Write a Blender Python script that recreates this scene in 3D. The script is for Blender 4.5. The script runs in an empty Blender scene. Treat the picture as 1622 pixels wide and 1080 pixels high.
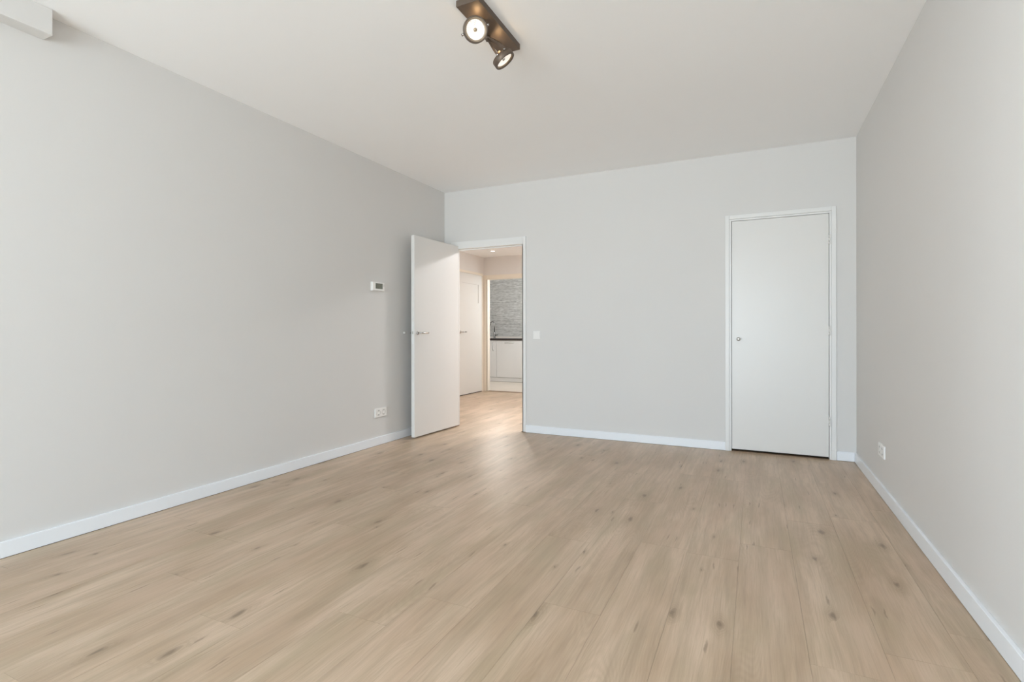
import bpy, bmesh, math, random
from mathutils import Vector, Matrix
random.seed(7)
scn = bpy.context.scene
C = scn.collection

# ------------------------------------------------------------------ camera
CAM = Vector((0.0, 0.0, 1.05))
YAW = 0.4419
cd = bpy.data.cameras.new('camera')
cd.sensor_width = 36.0
cd.lens = 36.0 * 815.6 / 1622.0
cd.shift_y = -14.6 / 1622.0
cd.clip_start = 0.05
cam = bpy.data.objects.new('camera', cd)
C.objects.link(cam)
cam.matrix_world = (Matrix.Translation(CAM) @ Matrix.Rotation(YAW, 4, 'Z')
                    @ Matrix.Rotation(math.pi / 2, 4, 'X') @ Matrix.Rotation(-0.0009, 4, 'Z'))
scn.camera = cam

# ------------------------------------------------------------------ room measures (metres)
XL, XR, YB, YR, H = -3.173, 0.733, 4.93, -3.20, 2.617   # left, right, far, rear wall, ceiling
WT = 0.12                                                # outer wall thickness
BT_ = 0.07                                               # thin partition walls
HXL, HXR, HYB, HH = -4.37, -1.30, 8.06, 2.37             # hall beyond the far wall
KY0, KY1, KXL, KXR, KH = 8.13, 10.27, -6.3, -3.2, 2.55   # kitchen beyond the hall
WIN = (-3.00, 0.35, 0.10, 2.30)                          # window in the rear wall

# ------------------------------------------------------------------ view and light
scn.view_settings.view_transform = 'Standard'
scn.view_settings.look = 'None'
scn.view_settings.gamma = 1.0
scn.view_settings.use_curve_mapping = False
scn.view_settings.exposure = 0.28
scn.cycles.max_bounces = 24
scn.cycles.diffuse_bounces = 20
scn.cycles.glossy_bounces = 6
scn.cycles.transparent_max_bounces = 12
scn.cycles.use_denoising = True
scn.cycles.sample_clamp_indirect = 6.0

SKY = 11.2
world = bpy.data.worlds.new('daylight')
scn.world = world
world.use_nodes = True
wn, wl = world.node_tree.nodes, world.node_tree.links
wn.clear()
wo = wn.new('ShaderNodeOutputWorld')
wb = wn.new('ShaderNodeBackground')
wtc = wn.new('ShaderNodeTexCoord')
wsx = wn.new('ShaderNodeSeparateXYZ')
wmr = wn.new('ShaderNodeMapRange')
wmr.inputs[1].default_value = -0.08
wmr.inputs[2].default_value = 0.10
wmx = wn.new('ShaderNodeMix'); wmx.data_type = 'RGBA'
wmx.inputs[6].default_value = (0.95, 1.02, 1.10, 1)      # below the horizon, made bright to light the ceiling from below
wmx.inputs[7].default_value = (0.81, 0.95, 1.12, 1)      # overcast sky
wl.new(wtc.outputs['Generated'], wsx.inputs[0])
wl.new(wsx.outputs['Z'], wmr.inputs[0])
wl.new(wmr.outputs[0], wmx.inputs[0])
wl.new(wmx.outputs[2], wb.inputs['Color'])
wb.inputs['Strength'].default_value = SKY
wl.new(wb.outputs[0], wo.inputs[0])


def area(name, loc, target, sx, sy, power, col=(1, 1, 1), portal=False, spread=math.pi):
    l = bpy.data.lights.new(name, 'AREA')
    l.shape = 'RECTANGLE'; l.size = sx; l.size_y = sy
    l.energy = power; l.color = col; l.spread = spread
    if portal:
        l.cycles.is_portal = True
    o = bpy.data.objects.new(name, l)
    C.objects.link(o)
    o.location = loc
    o.rotation_euler = (Vector(target) - Vector(loc)).to_track_quat('-Z', 'Y').to_euler()
    return o


wc = ((WIN[0] + WIN[1]) / 2, YR - WT - 0.03, (WIN[2] + WIN[3]) / 2)
area('window_daylight', wc, (wc[0], 5, wc[2]), WIN[1] - WIN[0], WIN[3] - WIN[2], 1.0, portal=True)
WL = (-2.70, -0.70, 0.60, 2.20)                           # unseen left-wall window, added to light the right wall
wc2 = (XL - WT - 0.03, (WL[0] + WL[1]) / 2, (WL[2] + WL[3]) / 2)
area('added_window_daylight', wc2, (5, wc2[1], wc2[2]), WL[3] - WL[2], WL[1] - WL[0], 1.0, portal=True)
# lamps of the hall and the kitchen (out of view) and an added kitchen fill
area('kitchen_ceiling_lamp', (-4.62, 9.05, 2.34), (-2.9, 5.7, 0), 0.30, 0.16, 5.5, (1.0, 0.93, 0.86), spread=math.radians(80))
area('kitchen_fill', (KXR - 0.02, 9.2, 1.5), (KXL, 9.4, 1.3), 1.0, 1.1, 32, (0.92, 0.97, 1.0))  # unseen fill added to brighten the cabinets; no window stands here
area('hall_ceiling_lamp', (-1.9, 6.0, HH - 0.03), (-1.9, 6.0, 0), 0.35, 0.35, 39, (0.98, 0.97, 0.98))

# ------------------------------------------------------------------ materials
def new_mat(name):
    m = bpy.data.materials.new(name)
    m.use_nodes = True
    nt = m.node_tree
    b = nt.nodes['Principled BSDF']
    return m, nt, b


def mat(name, col, rough=0.5, metal=0.0, spec=0.5, bump=0.0, bscale=200.0, var=0.0, vscale=1.5):
    m, nt, b = new_mat(name)
    b.inputs['Base Color'].default_value = (*col, 1)
    b.inputs['Roughness'].default_value = rough
    b.inputs['Metallic'].default_value = metal
    b.inputs['Specular IOR Level'].default_value = spec
    tc = nt.nodes.new('ShaderNodeTexCoord')
    if var:
        n = nt.nodes.new('ShaderNodeTexNoise'); n.inputs['Scale'].default_value = vscale
        n.inputs['Detail'].default_value = 3
        nt.links.new(tc.outputs['Object'], n.inputs['Vector'])
        mx = nt.nodes.new('ShaderNodeMix'); mx.data_type = 'RGBA'
        mx.inputs[6].default_value = (*[c * (1 - var) for c in col], 1)
        mx.inputs[7].default_value = (*[min(1, c * (1 + var)) for c in col], 1)
        nt.links.new(n.outputs[0], mx.inputs[0])
        nt.links.new(mx.outputs[2], b.inputs['Base Color'])
    if bump:
        n = nt.nodes.new('ShaderNodeTexNoise'); n.inputs['Scale'].default_value = bscale
        n.inputs['Detail'].default_value = 2
        nt.links.new(tc.outputs['Object'], n.inputs['Vector'])
        bp = nt.nodes.new('ShaderNodeBump'); bp.inputs['Strength'].default_value = bump
        bp.inputs['Distance'].default_value = 0.002
        nt.links.new(n.outputs[0], bp.inputs['Height'])
        nt.links.new(bp.outputs[0], b.inputs['Normal'])
    return m


def emis(name, col, strength):
    m, nt, b = new_mat(name)
    b.inputs['Base Color'].default_value = (*col, 1)
    b.inputs['Emission Color'].default_value = (*col, 1)
    b.inputs['Emission Strength'].default_value = strength
    return m


M_WALL = mat('wall_paint_light_grey', (0.690, 0.680, 0.665), 0.75, spec=0.25, bump=0.10, bscale=260, var=0.012)
M_CEIL = mat('ceiling_paint_white', (0.925, 0.93, 0.935), 0.85, spec=0.2, bump=0.08, bscale=220, var=0.008)
M_TRIM = mat('satin_white_paint', (0.78, 0.78, 0.77), 0.35, spec=0.4, bump=0.03, bscale=90)
M_BASE = mat('baseboard_white_paint', (0.83, 0.86, 0.90), 0.35, spec=0.4)
M_DOOR = mat('door_white_paint', (0.73, 0.72, 0.70), 0.32, spec=0.45, bump=0.03, bscale=60)
M_DARK = mat('gap_shade', (0.03, 0.022, 0.016), 0.9, spec=0.1)  # near-black standing in for shade in joints, gaps and the closet recess
M_SEAM = mat('plank_core', (0.24, 0.175, 0.12), 0.9, spec=0.1)
M_PLASTIC = mat('white_plastic', (0.84, 0.83, 0.81), 0.3)
M_PLASTIC_IN = mat('white_plastic_recess', (0.66, 0.65, 0.63), 0.4)
M_HOLE = mat('socket_hole', (0.05, 0.05, 0.05), 0.7)
M_LCD = mat('thermostat_display', (0.105, 0.115, 0.085), 0.35, var=0.15, vscale=60)
M_CHROME = mat('polished_chrome', (0.62, 0.61, 0.60), 0.14, metal=1.0)
M_STEEL = mat('brushed_steel', (0.58, 0.57, 0.55), 0.32, metal=1.0, bump=0.05, bscale=300)
M_BRONZE = mat('bronze_lacquer', (0.15, 0.115, 0.09), 0.5, metal=0.55, bump=0.03, bscale=300)
M_KCAB = mat('kitchen_front_white', (0.72, 0.71, 0.69), 0.25)
M_WORKTOP = mat('dark_worktop', (0.035, 0.026, 0.022), 0.3, var=0.2, vscale=60)
M_UPSTAND = mat('pale_upstand', (0.74, 0.69, 0.64), 0.4)
M_HALLWALL = mat('hall_wall_paint', (0.74, 0.715, 0.69), 0.8, spec=0.2, bump=0.08, bscale=260)
M_HALLTRIM = mat('hall_cream_paint', (0.80, 0.74, 0.64), 0.4)
M_KTILE = mat('kitchen_floor_beige', (0.62, 0.55, 0.47), 0.45, var=0.06, vscale=6)
M_THRESH = mat('threshold_strip_brown', (0.20, 0.125, 0.07), 0.5)
M_FROST = mat('door_panel_white', (0.68, 0.67, 0.64), 0.55, spec=.3)


def wood():
    m, nt, b = new_mat('pale_oak_laminate')
    N, L = nt.nodes, nt.links

    def node(t, **kw):
        n = N.new(t)
        for k, v in kw.items():
            setattr(n, k, v)
        return n

    def math_(op, a, b_=None, c=None):
        n = node('ShaderNodeMath', operation=op)
        for i, v in enumerate((a, b_, c)):
            if v is None:
                continue
            if isinstance(v, (int, float)):
                n.inputs[i].default_value = v
            else:
                L.new(v, n.inputs[i])
        return n.outputs[0]

    def scaled(vec, sx, sy, sz=1.0, off=(0, 0, 0)):
        n = node('ShaderNodeMapping')
        n.inputs['Scale'].default_value = (sx, sy, sz)
        n.inputs['Location'].default_value = off
        L.new(vec, n.inputs['Vector'])
        return n.outputs[0]

    def noise(vec, scale=1.0, detail=3.0, rough=0.5, dist=0.0):
        n = node('ShaderNodeTexNoise')
        n.inputs['Scale'].default_value = scale
        n.inputs['Detail'].default_value = detail
        n.inputs['Roughness'].default_value = rough
        n.inputs['Distortion'].default_value = dist
        L.new(vec, n.inputs['Vector'])
        return n.outputs[0]

    def ramp(fac, stops):
        n = node('ShaderNodeMapRange')
        n.interpolation_type = 'SMOOTHSTEP'
        n.inputs[1].default_value, n.inputs[2].default_value = stops[0], stops[1]
        n.inputs[3].default_value, n.inputs[4].default_value = stops[2], stops[3]
        L.new(fac, n.inputs[0])
        return n.outputs[0]

    def mixc(fac, a, b_):
        n = node('ShaderNodeMix', data_type='RGBA')
        for s, v in ((6, a), (7, b_)):
            if isinstance(v, tuple):
                n.inputs[s].default_value = (*v, 1)
            else:
                L.new(v, n.inputs[s])
        if isinstance(fac, (int, float)):
            n.inputs[0].default_value = fac
        else:
            L.new(fac, n.inputs[0])
        return n.outputs[2]

    uv = node('ShaderNodeUVMap', uv_map='plank').outputs[0]        # x along the plank, y across it, metres
    at = node('ShaderNodeAttribute', attribute_name='plank_tone')
    tone = at.outputs['Fac']
    # soft warp so that no streak is ruler straight
    wv = node('ShaderNodeVectorMath', operation='MULTIPLY_ADD')
    nw = node('ShaderNodeTexNoise'); nw.inputs['Scale'].default_value = 1.0; nw.inputs['Detail'].default_value = 2
    L.new(scaled(uv, 2.2, 7.0), nw.inputs['Vector'])
    L.new(nw.outputs[1], wv.inputs[0]); wv.inputs[1].default_value = (0.05, 0.030, 0.0); L.new(uv, wv.inputs[2])
    w = wv.outputs[0]
    tc = node('ShaderNodeTexCoord')
    ob = tc.outputs['Object']
    broad = noise(scaled(ob, 6.0, 1.3, 1.0), 1, 3, 0.55)             # print tone, runs across neighbouring strips
    strips = noise(scaled(w, 1.1, 11.0), 1, 3, 0.55)
    streak = noise(scaled(w, 1.6, 34.0), 1, 4, 0.6)
    fibre = noise(scaled(uv, 9.0, 260.0), 1, 3, 0.6)
    field = noise(scaled(w, 0.75, 5.0, 1, (3, 1, 0)), 1, 1.5, 0.4)  # growth-ring field: its contours are the cathedral figure
    ring = math_('PINGPONG', math_('MULTIPLY', field, 46.0), 0.5)
    ring = ramp(ring, (0.0, 0.5, 0.0, 1.0))
    where = ramp(noise(scaled(uv, 0.9, 3.5, 1, (9, 4, 0)), 1, 1), (0.45, 0.62, 0.0, 1.0))
    col = mixc(ramp(broad, (0.32, 0.68, 0, 1)), (0.475, 0.345, 0.235), (0.625, 0.480, 0.355))
    col = mixc(math_('MULTIPLY', ramp(strips, (0.45, 0.66, 0, 1)), 0.42), col, (0.370, 0.285, 0.190))
    col = mixc(math_('MULTIPLY', ramp(streak, (0.40, 0.72, 0, 1)), 0.42), col, (0.345, 0.250, 0.165))
    fine = noise(scaled(w, 3.5, 95.0, 1, (2, 8, 0)), 1, 4, 0.65)
    col = mixc(math_('MULTIPLY', ramp(fine, (0.48, 0.68, 0, 1)), 0.30), col, (0.32, 0.235, 0.155))
    col = mixc(math_('MULTIPLY', math_('MULTIPLY', ring, where), 0.17), col, (0.32, 0.22, 0.14))
    col = mixc(math_('MULTIPLY', ramp(fibre, (0.35, 0.75, 0, 1)), 0.24), col, (0.345, 0.25, 0.165))
    # pinkish and olive patches of the print
    patch = noise(scaled(ob, 7.5, 1.9, 1.0, (4, 7, 0)), 1, 2, 0.5)
    col = mixc(math_('MULTIPLY', ramp(patch, (0.50, 0.72, 0, 1)), 0.45), col, (0.385, 0.305, 0.195))
    col = mixc(math_('MULTIPLY', ramp(patch, (0.30, 0.48, 1, 0)), 0.35), col, (0.580, 0.420, 0.310))
    # knots
    vo = node('ShaderNodeTexVoronoi', voronoi_dimensions='2D'); vo.inputs['Scale'].default_value = 1.0
    vo.inputs['Randomness'].default_value = 1.0
    kw = node('ShaderNodeVectorMath', operation='MULTIPLY_ADD')
    kn = node('ShaderNodeTexNoise'); kn.inputs['Scale'].default_value = 1.0; kn.inputs['Detail'].default_value = 3
    L.new(scaled(uv, 14.0, 40.0), kn.inputs['Vector'])
    L.new(kn.outputs[1], kw.inputs[0]); kw.inputs[1].default_value = (0.075, 0.022, 0.0); L.new(w, kw.inputs[2])
    L.new(scaled(kw.outputs[0], 2.3, 6.0), vo.inputs['Vector'])
    sep = node('ShaderNodeSeparateColor'); L.new(vo.outputs['Color'], sep.inputs[0])
    has = math_('GREATER_THAN', sep.outputs[0], 0.66)
    size = math_('MULTIPLY_ADD', sep.outputs[1], 0.75, 0.22)
    d = math_('DIVIDE', vo.outputs['Distance'], size)
    halo = math_('MULTIPLY', ramp(d, (0.05, 0.42, 1, 0)), has)
    core = math_('MULTIPLY', ramp(d, (0.03, 0.12, 1, 0)), has)
    kr = math_('MULTIPLY', ramp(math_('PINGPONG', math_('MULTIPLY', d, 16.0), 0.5), (0, .5, 0, 1)), halo)
    col = mixc(math_('MULTIPLY', halo, 0.34), col, (0.30, 0.215, 0.13))
    col = mixc(math_('MULTIPLY', kr, 0.22), col, (0.24, 0.165, 0.10))
    col = mixc(math_('MULTIPLY', core, 0.62), col, (0.15, 0.105, 0.07))
    # thin dark checks
    v2 = node('ShaderNodeTexVoronoi', voronoi_dimensions='2D'); v2.inputs['Scale'].default_value = 1.0
    L.new(scaled(kw.outputs[0], 3.0, 30.0, 1, (5, 2, 0)), v2.inputs['Vector'])
    s2 = node('ShaderNodeSeparateColor'); L.new(v2.outputs['Color'], s2.inputs[0])
    chk = math_('MULTIPLY', ramp(v2.outputs['Distance'], (0.04, 0.17, 1, 0)), math_('GREATER_THAN', s2.outputs[0], 0.93))
    col = mixc(math_('MULTIPLY', chk, 0.55), col, (0.19, 0.13, 0.085))
    # tone of the whole plank
    hs = node('ShaderNodeHueSaturation')
    L.new(math_('MULTIPLY_ADD', tone, 0.03, 0.985), hs.inputs['Value'])
    hs.inputs['Saturation'].default_value = 1.0
    L.new(col, hs.inputs['Color'])
    L.new(hs.outputs[0], b.inputs['Base Color'])
    rg = math_('MULTIPLY_ADD', fibre, 0.12, 0.30)
    L.new(rg, b.inputs['Roughness'])
    b.inputs['Specular IOR Level'].default_value = 0.42
    bp = node('ShaderNodeBump'); bp.inputs['Strength'].default_value = 0.12; bp.inputs['Distance'].default_value = 0.001
    L.new(fibre, bp.inputs['Height']); L.new(bp.outputs[0], b.inputs['Normal'])
    return m


M_WOOD = wood()


def slate():
    m, nt, b = new_mat('split_face_slate')
    N, L = nt.nodes, nt.links
    at = N.new('ShaderNodeAttribute'); at.attribute_name = 'stone_tone'
    cr = N.new('ShaderNodeValToRGB')
    e = cr.color_ramp.elements
    e[0].position = 0.0; e[0].color = (0.32, 0.315, 0.29, 1)
    e[1].position = 1.0; e[1].color = (0.66, 0.655, 0.63, 1)
    x = e.new(0.5); x.color = (0.52, 0.515, 0.49, 1)
    L.new(at.outputs['Fac'], cr.inputs[0])
    tc = N.new('ShaderNodeTexCoord')
    mp = N.new('ShaderNodeMapping'); mp.inputs['Scale'].default_value = (14, 14, 60)
    L.new(tc.outputs['Object'], mp.inputs[0])
    n = N.new('ShaderNodeTexNoise'); n.inputs['Scale'].default_value = 1.0; n.inputs['Detail'].default_value = 5
    L.new(mp.outputs[0], n.inputs['Vector'])
    mx = N.new('ShaderNodeMix'); mx.data_type = 'RGBA'; mx.blend_type = 'OVERLAY'; mx.inputs[0].default_value = 0.6
    L.new(cr.outputs[0], mx.inputs[6]); L.new(n.outputs[0], mx.inputs[7])
    L.new(mx.outputs[2], b.inputs['Base Color'])
    b.inputs['Roughness'].default_value = 0.7
    bp = N.new('ShaderNodeBump'); bp.inputs['Strength'].default_value = 0.6; bp.inputs['Distance'].default_value = 0.004
    L.new(n.outputs[0], bp.inputs['Height']); L.new(bp.outputs[0], b.inputs['Normal'])
    return m


M_SLATE = slate()


def glass():
    m = bpy.data.materials.new('window_glass'); m.use_nodes = True
    nt = m.node_tree; nt.nodes.clear()
    o = nt.nodes.new('ShaderNodeOutputMaterial'); t = nt.nodes.new('ShaderNodeBsdfTransparent')
    g = nt.nodes.new('ShaderNodeBsdfGlossy'); g.inputs['Roughness'].default_value = 0.02
    f = nt.nodes.new('ShaderNodeFresnel'); f.inputs[0].default_value = 1.45
    t.inputs[0].default_value = (0.95, 0.97, 0.96, 1)
    x = nt.nodes.new('ShaderNodeMixShader')
    nt.links.new(f.outputs[0], x.inputs[0]); nt.links.new(t.outputs[0], x.inputs[1])
    nt.links.new(g.outputs[0], x.inputs[2]); nt.links.new(x.outputs[0], o.inputs[0])
    return m


M_GLASS = glass()

# ------------------------------------------------------------------ mesh helpers
def box(bm, x0, x1, y0, y1, z0, z1, mi=0, M=None):
    vs = [bm.verts.new((x, y, z)) for z in (z0, z1) for y in (y0, y1) for x in (x0, x1)]
    fs = []
    for q in ((0, 2, 3, 1), (4, 5, 7, 6), (0, 1, 5, 4), (2, 6, 7, 3), (0, 4, 6, 2), (1, 3, 7, 5)):
        f = bm.faces.new([vs[i] for i in q]); f.material_index = mi; fs.append(f)
    if M is not None:
        bmesh.ops.transform(bm, matrix=M, verts=vs)
    return vs


def lathe(bm, prof, M=Matrix.Identity(4), seg=40, mi=0, closed=False):
    """prof: list of (r, z); turned about local z, placed by M."""
    rings = []
    for r, z in prof:
        if r < 1e-6:
            rings.append([bm.verts.new(M @ Vector((0, 0, z)))])
        else:
            rings.append([bm.verts.new(M @ Vector((r * math.cos(2 * math.pi * k / seg), r * math.sin(2 * math.pi * k / seg), z))) for k in range(seg)])
    pairs = list(zip(rings[:-1], rings[1:]))
    if closed:
        pairs.append((rings[-1], rings[0]))
    for a, b in pairs:
        for k in range(seg):
            k2 = (k + 1) % seg
            if len(a) == 1 and len(b) == 1:
                continue
            if len(a) == 1:
                f = bm.faces.new((a[0], b[k2], b[k]))
            elif len(b) == 1:
                f = bm.faces.new((a[k], a[k2], b[0]))
            else:
                f = bm.faces.new((a[k], a[k2], b[k2], b[k]))
            f.material_index = mi; f.smooth = True


def tube(bm, pts, r, seg=14, mi=0, flat=None, up=None):
    """sweep a circle (or flat bar (w, t)) along pts."""
    pts = [Vector(p) for p in pts]
    rings = []
    prev = None
    for i, p in enumerate(pts):
        t = (pts[min(i + 1, len(pts) - 1)] - pts[max(i - 1, 0)]).normalized()
        if prev is None:
            ref = Vector(up) if up is not None else (Vector((0, 0, 1)) if abs(t.z) < 0.9 else Vector((1, 0, 0)))
        else:
            ref = prev
        n = (ref - t * ref.dot(t)).normalized(); prev = n
        b = t.cross(n)
        rr = r[i] if isinstance(r, (list, tuple)) else r
        if flat:
            w_, h_ = flat
            ring = [bm.verts.new(p + n * (sx * w_ / 2) + b * (sy * h_ / 2)) for sx, sy in ((-1, -1), (1, -1), (1, 1), (-1, 1))]
        else:
            ring = [bm.verts.new(p + n * rr * math.cos(2 * math.pi * k / seg) + b * rr * math.sin(2 * math.pi * k / seg)) for k in range(seg)]
        rings.append(ring)
    m = len(rings[0])
    for a, b in zip(rings[:-1], rings[1:]):
        for k in range(m):
            f = bm.faces.new((a[k], a[(k + 1) % m], b[(k + 1) % m], b[k])); f.material_index = mi; f.smooth = not flat
    bm.faces.new(list(reversed(rings[0]))).material_index = mi
    bm.faces.new(rings[-1]).material_index = mi


def obj(name, bm, mats, parent=None, bevel=0.0, seg=2, M=None):
    bmesh.ops.recalc_face_normals(bm, faces=bm.faces[:])
    me = bpy.data.meshes.new(name)
    bm.to_mesh(me); bm.free()
    for m in (mats if isinstance(mats, (list, tuple)) else [mats]):
        me.materials.append(m)
    o = bpy.data.objects.new(name, me)
    C.objects.link(o)
    if parent:
        o.parent = parent
    if M is not None:
        o.matrix_local = M
    if bevel:
        b = o.modifiers.new('bevel', 'BEVEL')
        b.width = bevel; b.segments = seg; b.limit_method = 'ANGLE'; b.angle_limit = math.radians(40)
        b.harden_normals = True
    return o


def BM():
    return bmesh.new()


def tag(o, label, cat, group=None, kind=None):
    o['label'] = label; o['category'] = cat
    if group: o['group'] = group
    if kind: o['kind'] = kind
    return o


def thing(name, label, cat, loc, rotz=0.0, group=None, kind=None):
    o = bpy.data.objects.new(name, None)
    C.objects.link(o)
    o.location = loc; o.rotation_euler = (0, 0, rotz); o.empty_display_size = 0.1
    return tag(o, label, cat, group, kind)


def struct(name, bm, m, label, cat, bevel=0.0):
    o = obj(name, bm, m, bevel=bevel)
    return tag(o, label, cat, kind='structure')


# ------------------------------------------------------------------ floor: planks run towards the far wall
def build_floor():
    bm = BM()
    uvl = bm.loops.layers.uv.new('plank')
    tl = bm.faces.layers.float.new('plank_tone')
    W, LEN, g = 0.225, 1.375, 0.0003
    known = {-6: 1.74, -5: 1.39, -4: 2.14, -3: 2.61, -2: 1.95, -1: 1.47, 0: 1.47, 1: 1.70, 2: 2.48, 3: 1.86, 4: 2.60, 5: 2.57}
    known[-1] = 1.95; known[0] = 1.47; known[-2] = 2.61; known[-3] = 2.14; known[-4] = 1.39; known[-5] = 1.74
    x_first = -1.42
    k = math.floor((-4.47 - x_first) / W)
    ymin, ymax = YR - WT, 8.10
    while x_first + k * W < XR + 0.1:
        xa, xb = x_first + k * W, x_first + (k + 1) * W
        j = known.get(k, None)
        if j is None:
            j = random.random() * LEN
        y = j - LEN * math.ceil((j - ymin) / LEN)
        while y < ymax:
            ya, yb = max(y, ymin), min(y + LEN, ymax)
            if yb - ya > 0.01:
                vs = [bm.verts.new(p) for p in ((xa + g, ya + g, 0), (xb - g, ya + g, 0), (xb - g, yb - g, 0), (xa + g, yb - g, 0))]
                lo = [bm.verts.new((v.co.x, v.co.y, -0.004)) for v in vs]
                f = bm.faces.new(vs)
                ou, ov, tone = random.random() * 40, random.random() * 40, random.random()
                flip = random.choice((-1, 1))
                faces = [f] + [bm.faces.new((vs[i], lo[i], lo[(i + 1) % 4], vs[(i + 1) % 4])) for i in range(4)]
                for ff in faces:
                    ff[tl] = tone
                    for lp in ff.loops:
                        lp[uvl].uv = (lp.vert.co.y * flip + ou, lp.vert.co.x + ov)
            y += LEN
        k += 1
    box(bm, -4.5, XR + 0.1, ymin, ymax, -0.03, -0.004, 1)
    o = struct('floor', bm, [M_WOOD, M_SEAM], 'pale oak laminate plank floor of the empty room and hall', 'floor')
    return o


build_floor()
bm = BM(); box(bm, KXL, KXR, KY0 - 0.05, KY1, -0.03, -0.001)
struct('floor', bm, M_KTILE, 'plain beige kitchen floor beyond the hall doorway', 'floor')

# ------------------------------------------------------------------ walls and ceilings
OX0, OX1, OZ = -3.025, -2.208, 1.970       # doorway to the hall
CX0, CX1, CZ = -0.206, 0.560, 2.035        # closet opening
bm = BM()
for a in ((YR - WT, WL[0], 0, H), (WL[1], YB + BT_, 0, H), (WL[0], WL[1], 0, WL[2]), (WL[0], WL[1], WL[3], H)):
    box(bm, XL - WT, XL, a[0], a[1], a[2], a[3])
struct('wall_left', bm, M_WALL, 'light grey painted wall on the left with thermostat and socket', 'wall')
bm = BM()
box(bm, XR, XR + WT, YR - WT, YB + BT_, 0, H)
struct('wall_right', bm, M_WALL, 'light grey painted wall on the right with one socket near the far corner', 'wall')
bm = BM()
for x0, x1, z0, z1 in ((XL, OX0 - .012, 0, H), (OX0 - .012, OX1 + .012, OZ + .012, H), (OX1 + .012, CX0, 0, H), (CX0, CX1, CZ, H), (CX1, XR, 0, H)):
    box(bm, x0, x1, YB, YB + BT_, z0, z1)
struct('wall_back', bm, M_WALL, 'light grey far wall with an open doorway and a closed closet door', 'wall')
bm = BM()
x0, x1, z0, z1 = WIN
for a in ((XL, x0, 0, H), (x1, XR, 0, H), (x0, x1, 0, z0), (x0, x1, z1, H)):
    box(bm, a[0], a[1], YR - WT, YR, a[2], a[3])
struct('wall_rear', bm, M_WALL, 'grey wall with the large window, behind the camera', 'wall')
bm = BM(); box(bm, XL - WT, XR + WT, YR - WT, YB + BT_, H, H + 0.1)
struct('ceiling', bm, M_CEIL, 'smooth white ceiling of the empty room', 'ceiling')
# boxing under the ceiling at the left
bm = BM(); box(bm, XL, XL + 0.088, YR, 1.308, 2.490, H)
struct('trim_1', bm, M_WALL, 'short pale grey boxed casing under the ceiling in the top left corner', 'boxing', bevel=0.003)

# windows, both outside the view; the left-wall one is added for light

def window(name, label, loc, rot, wd, z0, z1, n):
    w = thing(name, label, 'window', loc, rot, kind='structure')
    fw = 0.06
    bm = BM()
    box(bm, 0, wd, -.03, .03, z0, z0 + fw); box(bm, 0, wd, -.03, .03, z1 - fw, z1)
    for i in range(n + 1):
        xc = wd * i / n
        box(bm, max(0, xc - fw / 2), min(wd, xc + fw / 2), -.028, .028, z0 + fw, z1 - fw)
    obj('window_frame', bm, M_TRIM, w, bevel=0.004)
    for i in range(n):
        bm = BM()
        box(bm, wd * i / n + fw / 2, wd * (i + 1) / n - fw / 2, -.003, .003, z0 + fw, z1 - fw)
        obj('pane', bm, M_GLASS, w)


window('window_1', 'wide white framed window in the rear wall behind the camera', (WIN[0], YR - 0.06, 0), 0, WIN[1] - WIN[0], WIN[2], WIN[3], 3)
window('added_window_2', 'unseen white framed window added in the left wall for light', (XL - 0.06, WL[0], 0), math.pi / 2, WL[1] - WL[0], WL[2], WL[3], 2)

# hall shell
bm = BM()
box(bm, HXL - WT, HXL, YB + BT_, HYB + BT_, 0, 2.6)
struct('wall_hall_left', bm, M_HALLWALL, 'beige hall wall with a white door, seen through the doorway', 'wall')
KX0, KX1, KZ = -4.290, -3.36, 1.985        # opening from hall to kitchen
bm = BM()
for a in ((HXL, KX0, 0, 2.6), (KX0, KX1, KZ, 2.6), (KX1, HXR, 0, 2.6)):
    box(bm, a[0], a[1], HYB, HYB + BT_, a[2], a[3])
struct('wall_hall_back', bm, M_HALLWALL, 'beige hall wall above and beside the kitchen opening', 'wall')
bm = BM(); box(bm, HXR, HXR + WT, YB + BT_, HYB + BT_, 0, 2.6)
struct('wall_hall_right', bm, M_HALLWALL, 'beige hall wall to the right, hidden from the room', 'wall')
bm = BM(); box(bm, HXL - WT, HXR + WT, YB + BT_, HYB + BT_, HH, HH + .1)
struct('ceiling', bm, M_CEIL, 'lower white hall ceiling seen through the doorway', 'ceiling')
bm = BM()
box(bm, HXL - WT, XL - WT, YB, YB + BT_, 0, HH + .1)
struct('wall_hall_front', bm, M_HALLWALL, 'hall side wall left of the doorway', 'wall')

# kitchen shell
bm = BM(); box(bm, KXL - .1, KXL, KY0, KY1, 0, KH + .1); box(bm, KXL, HXL - WT, KY0 - .1, KY0, 0, KH + .1)
struct('wall_kitchen_left', bm, M_HALLWALL, 'kitchen side wall, hidden by the hall', 'wall')
bm = BM(); box(bm, KXR, KXR + .1, KY0, KY1, 0, KH + .1)
struct('wall_kitchen_right', bm, M_HALLWALL, 'kitchen side wall to the right, hidden by the hall', 'wall')
bm = BM(); box(bm, KXL - .1, KXR + .1, KY0, KY1 + .1, KH, KH + .1)
struct('ceiling', bm, M_CEIL, 'white kitchen ceiling, hidden above the opening', 'ceiling')
bm = BM()
sl = bm.faces.layers.float.new('stone_tone')
box(bm, KXL, KXR, KY1 + 0.012, KY1 + .1, 0, KH)
for f in bm.faces: f[sl] = 0.2
rz = 0.90
rng = random.Random(3)
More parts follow.
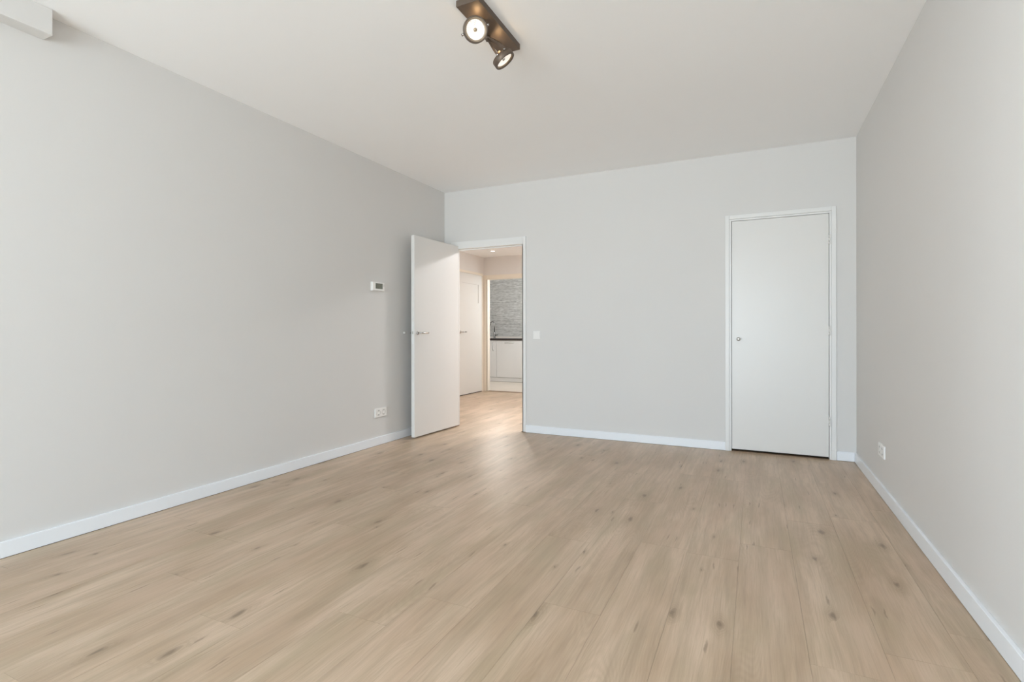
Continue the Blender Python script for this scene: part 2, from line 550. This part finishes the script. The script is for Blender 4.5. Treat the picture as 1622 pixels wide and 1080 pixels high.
while rz < KH - .02:
    hgt = rng.choice((0.008, 0.010, 0.012, 0.016))
    rx = -6.0 - rng.random() * .3
    base = rng.random() * .3
    while rx < KXR:
        ln = rng.uniform(0.07, 0.30)
        n0 = len(bm.faces)
        xa, xb = max(rx, KXL), min(rx + ln - .001, KXR)
        if xb - xa > .01:
            box(bm, xa, xb, KY1 - rng.uniform(0, .012), KY1 + .012, rz, rz + hgt - 0.0012)
            bm.faces.ensure_lookup_table()
            tn = min(1, max(0, rng.gauss(.55, .15)))
            for f in bm.faces[n0:]: f[sl] = tn
        rx += ln
    rz += hgt
struct('wall_kitchen_back', bm, M_SLATE, 'grey split-face stone strip wall above the kitchen worktop', 'wall')

# ------------------------------------------------------------------ baseboards
BH, BT = 0.076, 0.016
bm = BM(); box(bm, XL, XL + BT, YR, YB, 0.0015, BH)
struct('baseboard_left', bm, M_BASE, 'white baseboard along the left wall', 'baseboard', bevel=0.0025)
bm = BM(); box(bm, XR - BT, XR, YR, YB, 0.0015, BH)
struct('baseboard_right', bm, M_BASE, 'white baseboard along the right wall', 'baseboard', bevel=0.0025)
bm = BM(); box(bm, -2.168, -0.242, YB - BT, YB, 0.0015, BH)
struct('baseboard_back', bm, M_BASE, 'long white baseboard between doorway and closet door', 'baseboard', bevel=0.0025)
bm = BM(); box(bm, 0.596, XR - BT, YB - BT, YB, 0.0015, BH)
struct('baseboard_back', bm, M_BASE, 'short white baseboard between closet door and right corner', 'baseboard', bevel=0.0025)
bm = BM(); box(bm, XL + BT, -3.075, YB - BT, YB, 0.0015, BH)
struct('baseboard_back', bm, M_BASE, 'tiny white baseboard piece behind the open door', 'baseboard', bevel=0.0025)
# hairline shadow joint under the boards
bm = BM()
box(bm, XL, XL + BT - .002, YR, YB, 0, .0015); box(bm, XR - BT + .002, XR, YR, YB, 0, .0015)
box(bm, -2.168, -0.242, YB - BT + .002, YB, 0, .0015)
struct('trim_2', bm, M_DARK, 'dark hairline joint under the baseboards', 'joint')

# ------------------------------------------------------------------ doorway frame to the hall
bm = BM()
J0 = 0.006
box(bm, OX1, OX1 + 0.040, YB - 0.014, YB + 0.001, J0, OZ + .078)            # right face
box(bm, OX1, OX1 + 0.012, YB - 0.014, YB + BT_ + .010, J0, OZ)               # right jamb lining
box(bm, OX0 - 0.055, OX0, YB - 0.014, YB + 0.001, J0, OZ + .078)            # left face
box(bm, OX0 - 0.012, OX0, YB - 0.014, YB + BT_ + .010, J0, OZ)
box(bm, OX0, OX1, YB - 0.014, YB + 0.001, OZ, OZ + .078)                    # head face
box(bm, OX0, OX1, YB, YB + BT_ + .010, OZ, OZ + .012)                        # head lining
box(bm, OX0, OX1, YB + .045, YB + .060, OZ - .012, OZ)                      # stop bead
box(bm, OX1 - .012, OX1, YB + .045, YB + .060, J0, OZ)
box(bm, OX0, OX0 + .012, YB + .045, YB + .060, J0, OZ)
box(bm, OX1, OX1 + 0.060, YB + BT_, YB + BT_ + .010, J0, OZ + .06)            # hall side architrave
box(bm, OX0 - 0.06, OX0, YB + BT_, YB + BT_ + .010, J0, OZ + .06)
box(bm, OX0, OX1, YB + BT_, YB + BT_ + .010, OZ, OZ + .06)
struct('trim_3', bm, M_TRIM, 'white painted frame around the open doorway to the hall', 'door frame', bevel=0.002)
bm = BM()
box(bm, OX1 - .010, OX1 + .036, YB - .012, YB + .05, 0, J0); box(bm, OX0 - .05, OX0 + .012, YB - .012, YB + .05, 0, J0)  # dark filler in place of the shadow below the jambs
struct('trim_4', bm, M_THRESH, 'dark filler for the shaded cut-out gap under the doorway jambs', 'joint')

# open door, hinged at the left of the doorway
free = Vector((-3.022, 4.152)); hin = Vector((-2.985, 4.925))
dv = free - hin
ang = math.atan2(dv.y, dv.x)
LW, LH = dv.length, 1.985
d1 = thing('door_1', 'white flush door standing open into the room with chrome lever handle', 'door', (hin.x, hin.y, 0), ang, kind='structure')
bm = BM(); box(bm, 0, LW, -.040, 0, .014, .014 + LH)
obj('door_leaf', bm, M_DOOR, d1, bevel=0.002)


def lever(parent, x, z, side, length=0.118, scale=1.0, dirx=-1):
    """lever handle on the face y=0 (side=+1) or y=-0.04 (side=-1)"""
    y0 = 0 if side > 0 else -.04
    M = Matrix.Translation((x, y0, z)) @ Matrix.Rotation(-side * math.pi / 2, 4, 'X')
    bm = BM()
    lathe(bm, [(0, 0), (.0255 * scale, 0), (.0255 * scale, .006), (.023 * scale, .008), (0, .008)], M, 36)
    ro = obj('handle_rosette', bm, M_CHROME, parent)
    bm = BM()
    pts = [(x, y0 + side * .006, z), (x, y0 + side * .034, z), (x + dirx * .003, y0 + side * .045, z), (x + dirx * .012, y0 + side * .050, z),
           (x + dirx * .05, y0 + side * .051, z), (x + dirx * .09, y0 + side * .049, z), (x + dirx * length, y0 + side * .046, z)]
    tube(bm, pts, [.009, .009, .0095, .0095, .0085, .0085, .008], seg=16)
    obj('lever', bm, M_CHROME, ro)


lever(d1, LW - .050, 1.040, 1, scale=.78)
lever(d1, LW - .050, 1.040, -1, scale=.78)
bm = BM(); box(bm, LW - .0006, LW + .0012, -.031, -.009, .93, 1.15)
obj('latch_plate', bm, M_TRIM, d1)
bm = BM(); box(bm, LW, LW + .004, -.026, -.014, 1.03, 1.055)
obj('latch_bolt', bm, M_STEEL, d1)
for zz in (.25, 1.0, 1.75):
    bm = BM(); lathe(bm, [(0, 0), (.007, 0), (.007, .09), (0, .09)], Matrix.Translation((-.004, -.046, zz)), 16)
    obj('hinge', bm, M_TRIM, d1)

# ------------------------------------------------------------------ closet door
bm = BM()
fo, fi = (-0.242, 0.594), (-0.2085, 0.5605)
pr = 0.020
# outer architrave
box(bm, fo[0], fi[0], YB - pr, YB + .04, .0015, 2.071); box(bm, fi[1], fo[1], YB - pr, YB + .04, .0015, 2.071)
box(bm, fi[0], fi[1], YB - pr, YB + .04, 2.036, 2.071)
# inner bead
box(bm, fi[0], -0.1925, YB - .010, YB + .04, .0015, 2.036); box(bm, 0.5455, fi[1], YB - .010, YB + .04, .0015, 2.036)
box(bm, -0.1925, 0.5455, YB - .010, YB + .04, 2.020, 2.036)
# plinth blocks
box(bm, fo[0], fi[0] + .001, YB - pr - .003, YB, .0015, .080); box(bm, fi[1] - .001, fo[1], YB - pr - .003, YB, .0015, .080)
struct('trim_5', bm, M_TRIM, 'white painted frame around the closed closet door', 'door frame', bevel=0.002)
bm = BM(); box(bm, CX0, CX1, YB + .045, YB + .075, 0, CZ)  # dark sheet in place of the cavity's shade
struct('trim_6', bm, M_DARK, 'dark backing standing for the unlit recess behind the closet door', 'recess')
bm = BM(); box(bm, -0.1925, 0.5455, YB - .006, YB + .045, 0, .004)
struct('trim_7', bm, M_THRESH, 'brown threshold strip under the closet door', 'threshold')
d2 = thing('door_2', 'closed flat white closet door with small round knob', 'door', (0, YB, 0), kind='structure')
bm = BM(); box(bm, -0.1888, 0.5418, -.012, .028, .022, 2.0165)
obj('door_leaf', bm, M_DOOR, d2, bevel=0.0015)
bm = BM()
lathe(bm, [(0, 0), (.0095, 0), (.0085, .012), (.011, .018), (.0155, .024), (.0155, .030), (.012, .034), (0, .036)],
      Matrix.Translation((-.134, -.012, .985)) @ Matrix.Rotation(math.pi / 2, 4, 'X'), 32)
obj('knob', bm, M_STEEL, d2)
for zc in (1.806, 1.058, 0.314):
    bm = BM()
    for a, b_ in ((-.040, -.014), (-.013, .013), (.014, .040)):
        lathe(bm, [(0, a), (.0058, a), (.0058, b_), (0, b_)], Matrix.Translation((.5440, -.0145, zc)), 16)
    box(bm, .5235, .5440, -.0135, -.0115, zc - .040, zc + .040); box(bm, .5440, .5585, -.0135, -.0105, zc - .040, zc + .040)
    obj('hinge', bm, M_DOOR, d2)

# ------------------------------------------------------------------ hall door, kitchen opening frame
bm = BM()
hx = HXL
box(bm, hx, hx + .014, 7.10, 7.16, .002, 2.035); box(bm, hx, hx + .014, 7.975, 8.02, .002, 2.035); box(bm, hx, hx + .014, 7.10, 8.02, 2.035, 2.075)
struct('trim_8', bm, M_HALLTRIM, 'cream frame around the white door in the hall', 'door frame', bevel=0.002)
d3 = thing('door_3', 'white panelled door with lever in the hall wall', 'door', (hx, 0, 0), kind='structure')
bm = BM()
ya, yb, za, zb = 7.165, 7.970, .012, 2.028
pa, pb, qa, qb = 7.27, 7.855, 1.545, 1.865
for a in ((ya, pa, za, zb), (pb, yb, za, zb), (pa, pb, za, qa), (pa, pb, qb, zb)):
    box(bm, 0, .010, a[0], a[1], a[2], a[3])
obj('door_leaf', bm, M_FROST, d3)
bm = BM(); box(bm, 0, .002, pa, pb, qa, qb)
obj('inset_panel', bm, M_FROST, d3)
bm = BM()
lathe(bm, [(0, 0), (.025, 0), (.025, .007), (0, .007)], Matrix.Translation((.010, 7.235, 1.048)) @ Matrix.Rotation(math.pi / 2, 4, 'Y'), 24)
hr = obj('handle_rosette', bm, M_CHROME, d3)
bm = BM(); tube(bm, [(.012, 7.235, 1.048), (.050, 7.235, 1.048), (.058, 7.245, 1.048), (.058, 7.36, 1.048)], .009)
obj('lever', bm, M_CHROME, hr)
bm = BM(); box(bm, hx, hx + .009, ya, yb, 0, .011)  # shade below the hall door leaf, put in as a dark strip
struct('trim_9', bm, M_DARK, 'dark strip standing for the shaded gap under the hall door', 'joint')
bm = BM()
box(bm, HXL, KX0, HYB - .014, HYB + .001, .002, KZ + .065)
box(bm, KX0 - .012, KX0 + .002, HYB - .014, HYB + .082, .002, KZ)
box(bm, KX0, KX1 + .1, HYB - .014, HYB + .001, KZ, KZ + .065)
box(bm, KX0, KX1, HYB, HYB + .082, KZ - .012, KZ + .001)
box(bm, KX1 - .012, KX1 + .1, HYB - .014, HYB + .082, .002, KZ)
struct('trim_10', bm, M_HALLTRIM, 'cream frame around the opening to the kitchen', 'door frame', bevel=0.002)
bm = BM(); box(bm, HXL + .02, KX1, HYB - .012, HYB + .07, 0, .006)
struct('trim_11', bm, M_THRESH, 'brown threshold strip between hall and kitchen floor', 'threshold', bevel=.002)

# ------------------------------------------------------------------ kitchen
KF = 9.70
sep = -4.952


def cabinet(xa, xb, label, handle):
    r = thing('kitchen_cabinet', label, 'cabinet', ((xa + xb) / 2, KF + .3, 0))
    ox, oy = (xa + xb) / 2, KF + .3
    bm = BM(); box(bm, xa - ox, xb - ox, KF + .02 - oy, KY1 - .005 - oy, .092, .868)
    obj('cabinet_body', bm, M_KCAB, r)
    bm = BM(); box(bm, xa - ox, xb - ox, KF + .012 - oy, KF + .03 - oy, .004, .086)
    obj('plinth', bm, M_KCAB, r)
    bm = BM(); box(bm, xa - ox, xb - ox, KF + .02 - oy, KF + .03 - oy, .0, .004)
    obj('shadow_gap', bm, M_DARK, r)
    bm = BM(); box(bm, xa + .0018 - ox, xb - .0018 - ox, KF - oy, KF + .019 - oy, .094, .866)
    d = obj('cabinet_door', bm, M_KCAB, r, bevel=.0015)
    bm = BM()
    if handle == 'v':
        x = xb - .075 - ox
        tube(bm, [(x, KF - oy, .655), (x, KF - .03 - oy, .655), (x, KF - .03 - oy, .83), (x, KF - oy, .83)], .006, seg=10)
    else:
        x = (xa + xb) / 2 - ox
        tube(bm, [(x - .095, KF - oy, .818), (x - .095, KF - .03 - oy, .818), (x + .095, KF - .03 - oy, .818), (x + .095, KF - oy, .818)], .006, seg=10)
    obj('handle', bm, M_STEEL, d)
    return r


cabinet(sep - .60, sep, 'white kitchen base cabinet with upright bar handle, at the left below the tap', 'v')
cabinet(sep, -4.350, 'wide white kitchen cabinet front with horizontal bar handle', 'h')
cabinet(-4.338, -3.74, 'white kitchen base cabinet right of the one with a horizontal handle, behind the door frame', 'v')
bm = BM(); box(bm, -5.9, KXR - .02, KF - .018, KY1 - .014, .868, .908)
tag(obj('worktop', bm, M_WORKTOP, bevel=.003), 'dark kitchen worktop on the white base cabinets', 'worktop')
bm = BM(); box(bm, -5.9, KXR - .02, KY1 - .034, KY1 - .0125, .908, .942)
tag(obj('upstand', bm, M_UPSTAND, bevel=.002), 'pale low upstand between worktop and stone strip wall', 'upstand')
fx, fy, fz = -5.178, 10.05, .908
M_TAP = mat('tap_metal', (0.30, 0.29, 0.28), 0.22, metal=1.0)
t = thing('kitchen_tap', 'slim chrome kitchen tap with curved spout on the dark worktop', 'tap', (fx, fy, fz))
bm = BM(); lathe(bm, [(0, 0), (.026, 0), (.026, .006), (.020, .010), (.020, .125), (.016, .135), (0, .135)], Matrix.Identity(4), 24)
obj('tap_body', bm, M_TAP, t)
bm = BM()
pts = [(0, 0, .13), (0, 0, .30)] + [(-.045 + .045 * math.cos(a), -.0 - 0.012 * (1 - math.cos(a)), .318 + .045 * math.sin(a)) for a in [math.pi * k / 12 for k in range(13)]] + [(-.09, -.024, .285)]
tube(bm, pts, .0095, seg=14)
obj('spout', bm, M_TAP, t)
bm = BM(); tube(bm, [(.016, 0, .070), (.05, 0, .070), (.060, 0, .072), (.085, 0, .082), (.09, 0, .086)], [.012, .012, .009, .006, .006], seg=12)
obj('tap_lever', bm, M_TAP, t)

# hall downlight
t = thing('ceiling_downlight', 'small lit recessed spot in the white hall ceiling', 'downlight', (-3.884, 7.474, HH))
bm = BM(); lathe(bm, [(.030, -.0005), (.044, -.0005), (.044, -.004), (.040, -.006), (.030, -.003)], Matrix.Identity(4), 32, closed=True)
obj('trim_ring', bm, M_TRIM, t)
bm = BM(); lathe(bm, [(0, -.002), (.030, -.002)], Matrix.Identity(4), 32)
obj('lens', bm, emis('downlight_lens', (1.0, .93, .82), 9.0), t)
sp = bpy.data.lights.new('downlight_beam', 'SPOT'); sp.energy = 4.5; sp.spot_size = math.radians(110); sp.spot_blend = .8
sp.color = (1, .90, .80); sp.shadow_soft_size = .03
so = bpy.data.objects.new('downlight_beam', sp); C.objects.link(so); so.parent = t; so.location = (0, 0, -.02)

# ------------------------------------------------------------------ fittings on the walls
t = thing('thermostat', 'white room thermostat with dark display on the left wall near the open door', 'thermostat', (XL, 3.775, 1.468))
bm = BM(); box(bm, 0, .010, -.083, .083, -.041, .041)
obj('back_plate', bm, M_PLASTIC, t, bevel=.002)
bm = BM(); box(bm, .010, .026, -.081, .081, -.039, .039)
hs = obj('housing', bm, M_PLASTIC, t, bevel=.004)
bm = BM(); box(bm, .026, .0268, -.044, .053, -.020, .030)
obj('display', bm, M_LCD, t)
for k in range(4):
    bm = BM(); box(bm, .026, .0275, -.040 + k * .024, -.024 + k * .024, -.032, -.027)
    obj('button', bm, M_PLASTIC, t, bevel=.0005)
bm = BM(); box(bm, .026, .0272, .062, .076, .004, .026)
obj('side_key', bm, M_PLASTIC_IN, t)


def socket(name, label, loc, rot, group=None):
    """double socket, local x along the wall, local y into the wall"""
    r = thing(name, label, 'socket', loc, rot, group)
    bm = BM(); box(bm, -.081, .081, -.010, 0, -.041, .041)
    pl = obj('cover_plate', bm, M_PLASTIC, r, bevel=.003)
    for cx in (-.0355, .0355):
        bm = BM()
        M = Matrix.Translation((cx, -.0102, 0)) @ Matrix.Rotation(math.pi / 2, 4, 'X')
        lathe(bm, [(.0275, .0), (.0275, .0012), (.024, .0018), (.0195, .0005), (.0190, -.006), (0, -.006)], M, 36)
        i = obj('socket_insert', bm, M_PLASTIC_IN, r)
        bm = BM()
        for dx, dz in ((-.0095, 0), (.0095, 0)):
            Mh = Matrix.Translation((cx + dx, -.0045, dz)) @ Matrix.Rotation(math.pi / 2, 4, 'X')
            lathe(bm, [(0, 0), (.0028, 0), (.0028, .0006), (0, .0006)], Mh, 12)
        box(bm, cx - .004, cx + .004, -.0105, -.006, .0145, .0190); box(bm, cx - .004, cx + .004, -.0105, -.006, -.0190, -.0145)
        obj('pin_hole', bm, M_HOLE, i)
    return r


socket('wall_socket', 'white double wall socket low on the left wall near the open door', (XL, 3.825, .299), math.pi / 2)
socket('wall_socket', 'white double wall socket low on the right wall near the far corner', (XR, 3.983, .289), -math.pi / 2)

t = thing('light_switch', 'white square light switch on the far wall right of the doorway', 'switch', (-2.046, YB, 1.016))
bm = BM(); box(bm, -.041, .041, -.009, 0, -.042, .042)
obj('cover_frame', bm, M_PLASTIC, t, bevel=.002)
bm = BM(); v = box(bm, -.029, .029, -.014, -.008, -.029, .029)
for q in v:
    if q.co.y < -.012 and q.co.z < 0: q.co.y += .0035
obj('rocker', bm, M_PLASTIC, t, bevel=.0015)

bm = BM()
lathe(bm, [(0, 0), (.014, 0), (.014, .004), (.010, .016), (.007, .021), (0, .022)], Matrix.Translation((XL, 4.185, 1.040)) @ Matrix.Rotation(math.pi / 2, 4, 'Y'), 24)
tag(obj('door_stop', bm, mat('clear_grey_bumper', (.62, .60, .57), .2)), 'small pale round bumper on the left wall behind the door lever', 'door stop')

# ------------------------------------------------------------------ ceiling spot fixture
root = thing('ceiling_spotlight', 'dark bronze ceiling bar with two round adjustable spots', 'ceiling lamp', (-1.22, 2.322, H))
O = Vector((-1.22, 2.322, H))
bm = BM()
box(bm, -.0605, .0605, -.232, .234, -.030, 0)
obj('ceiling_plate', bm, M_BRONZE, root, bevel=.0012)

M_REFL = bpy.data.materials.new('lamp_reflector')
M_REFL.use_nodes = True
rb = M_REFL.node_tree.nodes['Principled BSDF']
rb.inputs['Base Color'].default_value = (.85, .83, .80, 1); rb.inputs['Metallic'].default_value = 1.0; rb.inputs['Roughness'].default_value = .35
rb.inputs['Emission Color'].default_value = (1, .95, .88, 1); rb.inputs['Emission Strength'].default_value = .45
rv = M_REFL.node_tree.nodes.new('ShaderNodeTexVoronoi'); rv.inputs['Scale'].default_value = 220
rtc = M_REFL.node_tree.nodes.new('ShaderNodeTexCoord'); rbp = M_REFL.node_tree.nodes.new('ShaderNodeBump')
rbp.inputs['Strength'].default_value = .8; rbp.inputs['Distance'].default_value = .003
M_REFL.node_tree.links.new(rtc.outputs['Object'], rv.inputs['Vector']); M_REFL.node_tree.links.new(rv.outputs[0], rbp.inputs['Height'])
M_REFL.node_tree.links.new(rbp.outputs[0], rb.inputs['Normal'])
M_LIT = emis('lit_reflector', (1.0, .96, .90), 3.2)
_nt = M_LIT.node_tree
_nt.nodes['Principled BSDF'].inputs['Base Color'].default_value = (.35, .33, .30, 1)
_v = _nt.nodes.new('ShaderNodeTexVoronoi'); _v.inputs['Scale'].default_value = 260
_t = _nt.nodes.new('ShaderNodeTexCoord'); _m = _nt.nodes.new('ShaderNodeMapRange')
_m.inputs[1].default_value = 0.1; _m.inputs[2].default_value = 0.7; _m.inputs[3].default_value = 1.15; _m.inputs[4].default_value = 0.45
_nt.links.new(_t.outputs['Object'], _v.inputs['Vector']); _nt.links.new(_v.outputs[0], _m.inputs[0])
_nt.links.new(_m.outputs[0], _nt.nodes['Principled BSDF'].inputs['Emission Strength'])
M_BULB = emis('halogen_bulb', (1.0, .93, .82), 14.0)
M_RIM = mat('lamplit_bronze', (.36, .28, .20), .45, metal=.4)  # rim colour lighter than the housing, for the lamp's glow on it
M_CAP = mat('glare_cap', (.42, .33, .22), .4, metal=.6)


def head(center, normal, up, lit, pivot, arm_a, arm_b):
    n = normal.normalized()
    e1 = (up - n * up.dot(n)).normalized()
    e2 = n.cross(e1)
    M = Matrix((( e1.x, e2.x, n.x, center.x), (e1.y, e2.y, n.y, center.y), (e1.z, e2.z, n.z, center.z), (0, 0, 0, 1)))
    ML = Matrix.Translation(-O) @ M
    R = .0585
    # lamp housing ring
    bm = BM()
    lathe(bm, [(.0520, .012), (.0530, .0155), (.0560, .0155), (R, .013), (R, -.016), (.0565, -.019), (.0520, -.019), (.0520, .006)], ML, 56, closed=True)
    h = obj('lamp_housing', bm, M_BRONZE, root)
    bm = BM()
    lathe(bm, [(.0525, .0125), (.0440, .0065), (.0440, .0045), (.0525, .0045)], ML, 56, closed=True)
    obj('rim', bm, M_RIM, h)
    # reflector bowl
    bm = BM()
    lathe(bm, [(.0450, .0055), (.042, .000), (.033, -.010), (.022, -.018), (.012, -.022), (.0, -.023)], ML, 56)
    obj('reflector', bm, M_LIT if lit else M_REFL, h)
    bm = BM()
    lathe(bm, [(.0500, .0065), (.043, -.003), (.034, -.013), (.022, -.022), (.013, -.028), (.013, -.045), (.0, -.045)], ML, 40)
    obj('lamp_back', bm, M_BRONZE, h)
    bm = BM()
    lathe(bm, [(0, .004), (.0075, .004), (.0085, .001), (.0085, -.010), (0, -.012)], ML, 24)
    obj('glare_cap', bm, M_CAP if lit else M_CHROME, h)
    if not lit:
        bm = BM(); lathe(bm, [(0, -.012), (.008, -.013), (.010, -.018), (.0, -.022)], ML, 20)
        obj('bulb', bm, M_BULB, h)
    # yoke
    P = pivot - O
    bm = BM()
    for (ca, cb, off) in (arm_a, arm_b):
        A = ML @ Vector((ca * (R + .0025), cb * (R + .0025), off))
        out = (ML.to_3x3() @ Vector((ca, cb, 0))).normalized()
        A2 = A + out * .002 - (ML.to_3x3() @ Vector((0, 0, 1))) * .03
        ctrl = [P + Vector((0, 0, -.012)), P.lerp(A2, .35) + out * .004, A2 + out * .003, A + out * .002]
        pts = []
        for k in range(17):
            u = k / 16
            b0, b1, b2, b3 = (1 - u) ** 3, 3 * u * (1 - u) ** 2, 3 * u * u * (1 - u), u ** 3
            pts.append(ctrl[0] * b0 + ctrl[1] * b1 + ctrl[2] * b2 + ctrl[3] * b3)
        tube(bm, pts, .006, flat=(.016, .011), up=ML.to_3x3() @ Vector((0, 0, 1)))
    yk = obj('yoke', bm, M_BRONZE, root)
    for (ca, cb, off) in (arm_a, arm_b):
        bm = BM()
        d = Vector((ca, cb, 0)).normalized()
        a0 = ML @ Vector((ca * R, cb * R, off)); dd = ML.to_3x3() @ d
        Mq = Matrix.Translation(a0) @ dd.to_track_quat('Z', 'X').to_matrix().to_4x4()
        lathe(bm, [(0, 0), (.0055, 0), (.0055, .008), (.004, .0095), (0, .0095)], Mq, 20)
        obj('pivot_screw', bm, M_CHROME, yk)
    bm = BM()
    lathe(bm, [(0, -.0), (.016, -.0), (.016, -.010), (.010, -.014), (.007, -.024), (0, -.024)], Matrix.Translation((P.x, P.y, -.030)), 28)
    obj('swivel', bm, M_BRONZE, root)
    # lamp beam
    s = bpy.data.lights.new('spot_beam', 'SPOT')
    s.energy = 34 if lit else 30; s.spot_size = math.radians(116); s.spot_blend = .6; s.shadow_soft_size = .011; s.color = (1, .96, .92)
    so = bpy.data.objects.new('spot_beam', s); C.objects.link(so); so.parent = root
    so.location = center - n * .010 - O
    so.rotation_euler = (-n).to_track_quat('Z', 'Y').to_euler()


rt = Vector((math.cos(YAW), math.sin(YAW), 0))
c1 = Vector((-1.215, 2.160, 2.500))
t1 = (CAM - c1).normalized()
up1 = (Vector((0, 0, 1)) - t1 * t1.z).normalized()
head(c1, t1 + rt * .16 + up1 * .10, up1, True, Vector((-1.22, 2.235, 2.587)), (.35, -.94, 0), (-.35, .94, 0))
c2 = Vector((-1.200, 2.437, 2.487))
t2 = (CAM - c2).normalized()
up2 = (Vector((0, 0, 1)) - t2 * t2.z).normalized()
r2 = t2.cross(up2) * -1
if r2.dot(rt) < 0: r2 = -r2
nn = t2 * .36 + r2 * .60 - up2 * .72
maj = r2 * .78 + up2 * .63
head(c2, nn, maj, False, Vector((-1.262, 2.37, 2.587)), (-.20, .98, -.016), (.50, .87, -.016))
# stray light from the back of the burning lamps on the plate
for loc in ((-1.222, 2.190, 2.545), (-1.215, 2.405, 2.535)):
    pl = bpy.data.lights.new('lamp_glow', 'POINT'); pl.energy = .16; pl.color = (1, .70, .38); pl.shadow_soft_size = .012
    po = bpy.data.objects.new('lamp_glow', pl); C.objects.link(po); po.parent = root; po.location = Vector(loc) - O
